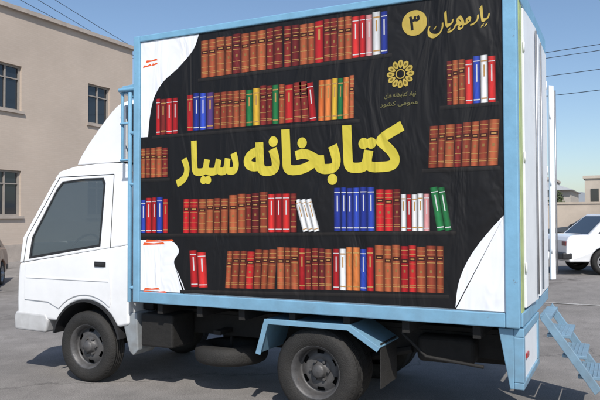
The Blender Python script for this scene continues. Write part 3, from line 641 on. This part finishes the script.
# ------------------------------------------------------------ brick office building
def brickmat(name,c1,c2,mo,sc_=1.0,bs=.15):
    m=bpy.data.materials.new(name); m.use_nodes=True; N=m.node_tree.nodes; Lk=m.node_tree.links; b=N['Principled BSDF']
    g=N.new('ShaderNodeNewGeometry'); sp=N.new('ShaderNodeSeparateXYZ'); Lk.new(g.outputs['Position'],sp.inputs[0]); ad=N.new('ShaderNodeMath'); Lk.new(sp.outputs['X'],ad.inputs[0]); Lk.new(sp.outputs['Y'],ad.inputs[1])
    cb=N.new('ShaderNodeCombineXYZ'); Lk.new(ad.outputs[0],cb.inputs[0]); Lk.new(sp.outputs['Z'],cb.inputs[1])
    br=N.new('ShaderNodeTexBrick'); br.inputs['Scale'].default_value=sc_; br.inputs['Brick Width'].default_value=.22; br.inputs['Row Height'].default_value=.065; br.inputs['Mortar Size'].default_value=.006
    br.inputs['Color1'].default_value=(*c1,1); br.inputs['Color2'].default_value=(*c2,1); br.inputs['Mortar'].default_value=(*mo,1); Lk.new(cb.outputs[0],br.inputs['Vector'])
    n=N.new('ShaderNodeTexNoise'); n.inputs['Scale'].default_value=.6; n.inputs['Detail'].default_value=8; Lk.new(g.outputs['Position'],n.inputs['Vector'])
    mr=N.new('ShaderNodeMapRange'); mr.inputs['To Min'].default_value=.8; mr.inputs['To Max'].default_value=1.16; Lk.new(n.outputs['Fac'],mr.inputs['Value'])
    mx=N.new('ShaderNodeMix'); mx.data_type='RGBA'; mx.blend_type='MULTIPLY'; mx.inputs[0].default_value=1; Lk.new(br.outputs['Color'],mx.inputs[6]); Lk.new(mr.outputs[0],mx.inputs[7]); Lk.new(mx.outputs[2],b.inputs['Base Color']); b.inputs['Roughness'].default_value=.9
    bp=N.new('ShaderNodeBump'); bp.inputs['Strength'].default_value=bs; bp.inputs['Distance'].default_value=.006; Lk.new(br.outputs['Fac'],bp.inputs['Height']); bp.invert=True; Lk.new(bp.outputs[0],b.inputs['Normal'])
    return m
M_brick=brickmat('pale_tan_brick',(.50,.415,.345),(.48,.395,.325),(.46,.385,.32)); M_stone=mat('grey_stone_trim',(.40,.345,.30),.85,0,.2,2,.2,12)
BX=-17.0; HB=8.42; YE_=15.75
Bd=thing('brick_building',(0,0,0),'pale beige brick office building with small dark windows','building')
ys=[1.3,5.25,9.15,13.3]; ww=1.15; rows_=[(1.72,3.2),(5.16,6.64)]
bm=bmesh.new()
cuts=[0.0]; 
for y in ys: cuts+= [y,y+ww]
cuts+=[YE_]; zc=[0]+[z for r_ in rows_ for z in r_]+[HB]
for i in range(len(cuts)-1):
    for j in range(len(zc)-1):
        if i%2==1 and j%2==1:
            y0,y1,z0,z1=cuts[i],cuts[i+1],zc[j],zc[j+1]; 
            for q in (((BX,y0,z0),(BX-.22,y0,z0),(BX-.22,y0,z1),(BX,y0,z1)),((BX,y1,z0),(BX-.22,y1,z0),(BX-.22,y1,z1),(BX,y1,z1)),((BX,y0,z0),(BX,y1,z0),(BX-.22,y1,z0),(BX-.22,y0,z0)),((BX,y0,z1),(BX,y1,z1),(BX-.22,y1,z1),(BX-.22,y0,z1))):
                bm.faces.new([bm.verts.new(p) for p in q])
            continue
        bm.faces.new([bm.verts.new(p) for p in ((BX,cuts[i],zc[j]),(BX,cuts[i+1],zc[j]),(BX,cuts[i+1],zc[j+1]),(BX,cuts[i],zc[j+1]))])
for q in (((BX,0,0),(BX-12,0,0),(BX-12,0,HB),(BX,0,HB)),((BX,YE_,0),(BX-12,YE_,0),(BX-12,YE_,HB),(BX,YE_,HB)),((BX-12,0,0),(BX-12,YE_,0),(BX-12,YE_,HB),(BX-12,0,HB)),((BX,0,HB),(BX,YE_,HB),(BX-12,YE_,HB),(BX-12,0,HB))):
    bm.faces.new([bm.verts.new(p) for p in q])
bmesh.ops.remove_doubles(bm,verts=bm.verts,dist=.0005)
obj('wall',bm,M_brick,Bd)
bm=bmesh.new(); badd(bm,BX-.3,BX+.12,-.12,YE_+.12,HB+.001,HB+.14); obj('cornice',bm,M_stone,Bd)
bm=bmesh.new(); badd(bm,BX+.001,BX+.06,0,YE_,0,.8); obj('plinth',bm,M_stone,Bd)
M_fr=mat('window_frame_paint',(.30,.27,.24),.5)
for y in ys:
    for z0,z1 in rows_:
        bm=bmesh.new(); xx=BX-.14
        bm.faces.new([bm.verts.new(p) for p in ((xx,y,z0),(xx,y+ww,z0),(xx,y+ww,z1),(xx,y,z1))]); wn=obj('window',bm,M_wglass,Bd)
        bm=bmesh.new(); t=.06
        badd(bm,xx+.002,xx+.05,y,y+t,z0,z1); badd(bm,xx+.002,xx+.05,y+ww-t,y+ww,z0,z1); badd(bm,xx+.002,xx+.048,y+t,y+ww-t,z0,z0+t); badd(bm,xx+.002,xx+.048,y+t,y+ww-t,z1-t,z1); badd(bm,xx+.002,xx+.046,y+ww/2-.025,y+ww/2+.025,z0+t,z1-t)
        badd(bm,xx+.002,xx+.044,y+t,y+ww/2-.025,z1-.45,z1-.41); badd(bm,xx+.002,xx+.044,y+ww/2+.025,y+ww-t,z1-.45,z1-.41)
        obj('frame',bm,M_fr,wn)
        bm=bmesh.new(); badd(bm,BX-.13,BX+.07,y-.08,y+ww+.08,z0-.09,z0-.002); obj('sill',bm,M_stone,wn)
# ------------------------------------------------------------ far side of the yard
M_conc=mat('concrete_pole',(.33,.32,.3),.85,0,.2,4,.2,20)
wl=bmesh.new(); badd(wl,-28,45,34,34.3,0,2.3); badd(wl,-28,45,33.95,34.35,2.301,2.40)
for i in range(18): badd(wl,-28+i*4,-27.6+i*4,33.9,33.998,0,2.29)
o=obj('boundary_wall',wl,mat('pale_rendered_wall',(.46,.39,.32),.9,0,.18,.8,.1,8)); o['label']='long pale beige rendered boundary wall of the yard'; o['category']='wall'
Sh=thing('storage_shed',(0,0,0),'low shed with pale curved metal roof behind the wall','shed')
bm=bmesh.new(); badd(bm,-9,-2.6,46,56,0,3.5); obj('wall',bm,mat('shed_wall',(.42,.38,.33),.8),Sh)
bm=bmesh.new(); prism(bm,[(-9.2+i*6.8/14,3.505+.8*math.sin(math.pi*i/14)) for i in range(15)],45.6,56.4); obj('roof',bm,mat('pale_metal_roof',(.55,.57,.6),.5,.2,.1,1),Sh)
def house(x0,x1,y0,y1,h,col,mn,label,nw):
    H=thing('distant_house',((x0+x1)/2,(y0+y1)/2,0),label,'house','houses beyond the wall'); X=(x1-x0)/2; Y=(y1-y0)/2
    bm=bmesh.new(); badd(bm,-X,X,-Y,Y,0,h); badd(bm,-X-.15,X+.15,-Y-.15,Y+.15,h+.001,h+.25); obj('wall',bm,mat(mn,col,.85,0,.15,.5),H)
    for i in range(nw):
        w_=2*X/nw; xx=-X+w_*(i+.3); bm=bmesh.new(); badd(bm,xx,xx+w_*.4,-Y-.06,-Y-.003,h-2.1,h-.9); obj('window',bm,M_wglass,H)
    bm=bmesh.new(); lathe(bm,[(0,1.3),(.5,1.3),(.55,1.2),(.55,.3),(.5,.251)],(X*.4,0,h),16,'z'); obj('water_tank',bm,M_conc,H)
house(-2.2,2.6,58,66,4.9,(.48,.42,.35),'beige_render','flat roofed beige house beyond the yard wall',3)
house(3.2,12,64,74,6.0,(.40,.37,.34),'grey_render','grey rendered flat roofed house beyond the yard wall',4)
house(-14,-6,70,80,5.5,(.50,.44,.38),'cream_render','cream flat roofed house beyond the yard wall',4)
bm=bmesh.new(); pr=None
for i in range(61):
    a=math.radians(20+i*2.6); rr=900; h=12+16*abs(math.sin(i*.37))+9*abs(math.sin(i*.91+1)); x,y=rr*math.cos(a),rr*math.sin(a)
    t=(bm.verts.new((x,y,-1)),bm.verts.new((x*1.1,y*1.1,h)))
    if pr: bm.faces.new((pr[0],t[0],t[1],pr[1]))
    pr=t
o=obj('hills',bm,mat('hazy_hill',(.22,.24,.26),.95,0,.15,.01)); o['kind']='structure'; o['label']='low hazy hills on the horizon'
M_leaf=mat('dusty_foliage',(.065,.085,.035),.8,0,.45,1.5); M_bark=mat('bark',(.12,.09,.065),.9,0,.3,8,.4,20)
def make_tree(loc,h,seed):
    rnd=random.Random(seed); E=thing('tree',loc,'dusty green tree standing beyond the yard wall','tree','trees beyond the wall')
    bm=bmesh.new(); tube(bm,[(0,0,0),(.05,.03,h*.25),(.0,.1,h*.5)],.12,8)
    tips=[]
    for k in range(9):
        a=rnd.uniform(0,6.28); l=rnd.uniform(.25,.5)*h*.6; z0=h*rnd.uniform(.28,.5); tip=(math.cos(a)*l*.6,math.sin(a)*l*.6,z0+l*.9); tips.append(tip); tube(bm,[(0,.05,z0),(tip[0]*.5,tip[1]*.5,z0+l*.4),tip],.04,5)
    obj('trunk',bm,M_bark,E)
    bm=bmesh.new()
    for tip in tips+[(0,0,h*.85)]:
        R_=h*.14
        for _ in range(150):
            d=Vector((rnd.gauss(0,1),rnd.gauss(0,1),rnd.gauss(0,.8))); d=d.normalized()*R_*rnd.random()**.4; c=Vector(tip)+d; s=.10
            u=Vector((rnd.gauss(0,1),rnd.gauss(0,1),rnd.gauss(0,1))).normalized(); v=u.orthogonal().normalized(); bm.faces.new([bm.verts.new(c+q) for q in (u*s,v*s*.6,-u*s,-v*s*.6)])
    obj('crown',bm,M_leaf,E)
for i,(x,y,h) in enumerate(((-3.2,42,3.1),(2.5,44,3.6))): make_tree((x,y,.3),h,i)
def pole(x,y,H,arms):
    E=thing('utility_pole',(x,y,0),'tall concrete utility pole carrying overhead wires','utility pole','utility poles')
    bm=bmesh.new(); lathe(bm,[(.18,0),(.1,H),(0,H)],(0,0,0),12,'z'); obj('shaft',bm,M_conc,E)
    for z in arms:
        bm=bmesh.new(); badd(bm,-.9,.9,-.06,.06,z-.06,z+.06); obj('crossarm',bm,M_dark,E)
pole(-34,40,14.6,(14.2,12.0,10.7,9.6)); pole(24,30,12.5,(12.0,10.7,9.6)); pole(-30.6,12,18,(17.5,16.4))
def wire(p,q,sag,r=.018):
    bm=bmesh.new(); tube(bm,[(p[0]+(q[0]-p[0])*i/30,p[1]+(q[1]-p[1])*i/30,p[2]+(q[2]-p[2])*i/30-sag*4*(i/30)*(1-i/30)) for i in range(31)],r,5)
    o=obj('overhead_wire',bm,M_black); o['label']='thin black overhead wire strung between poles'; o['category']='power line'; o['group']='overhead wires'
for z,dy in ((12.0,-.7),(12.0,.7),(10.7,-.5),(9.7,.2)): wire((-34,40+dy,z),(24,30+dy,z),1.2)
wire((-31.2,12,17.5),(-34.6,40,14.2),.3); wire((-30.0,12,17.5),(-33.4,40,14.2),.35); wire((-31.2,12,16.4),(-34.6,40,14.1),.3)
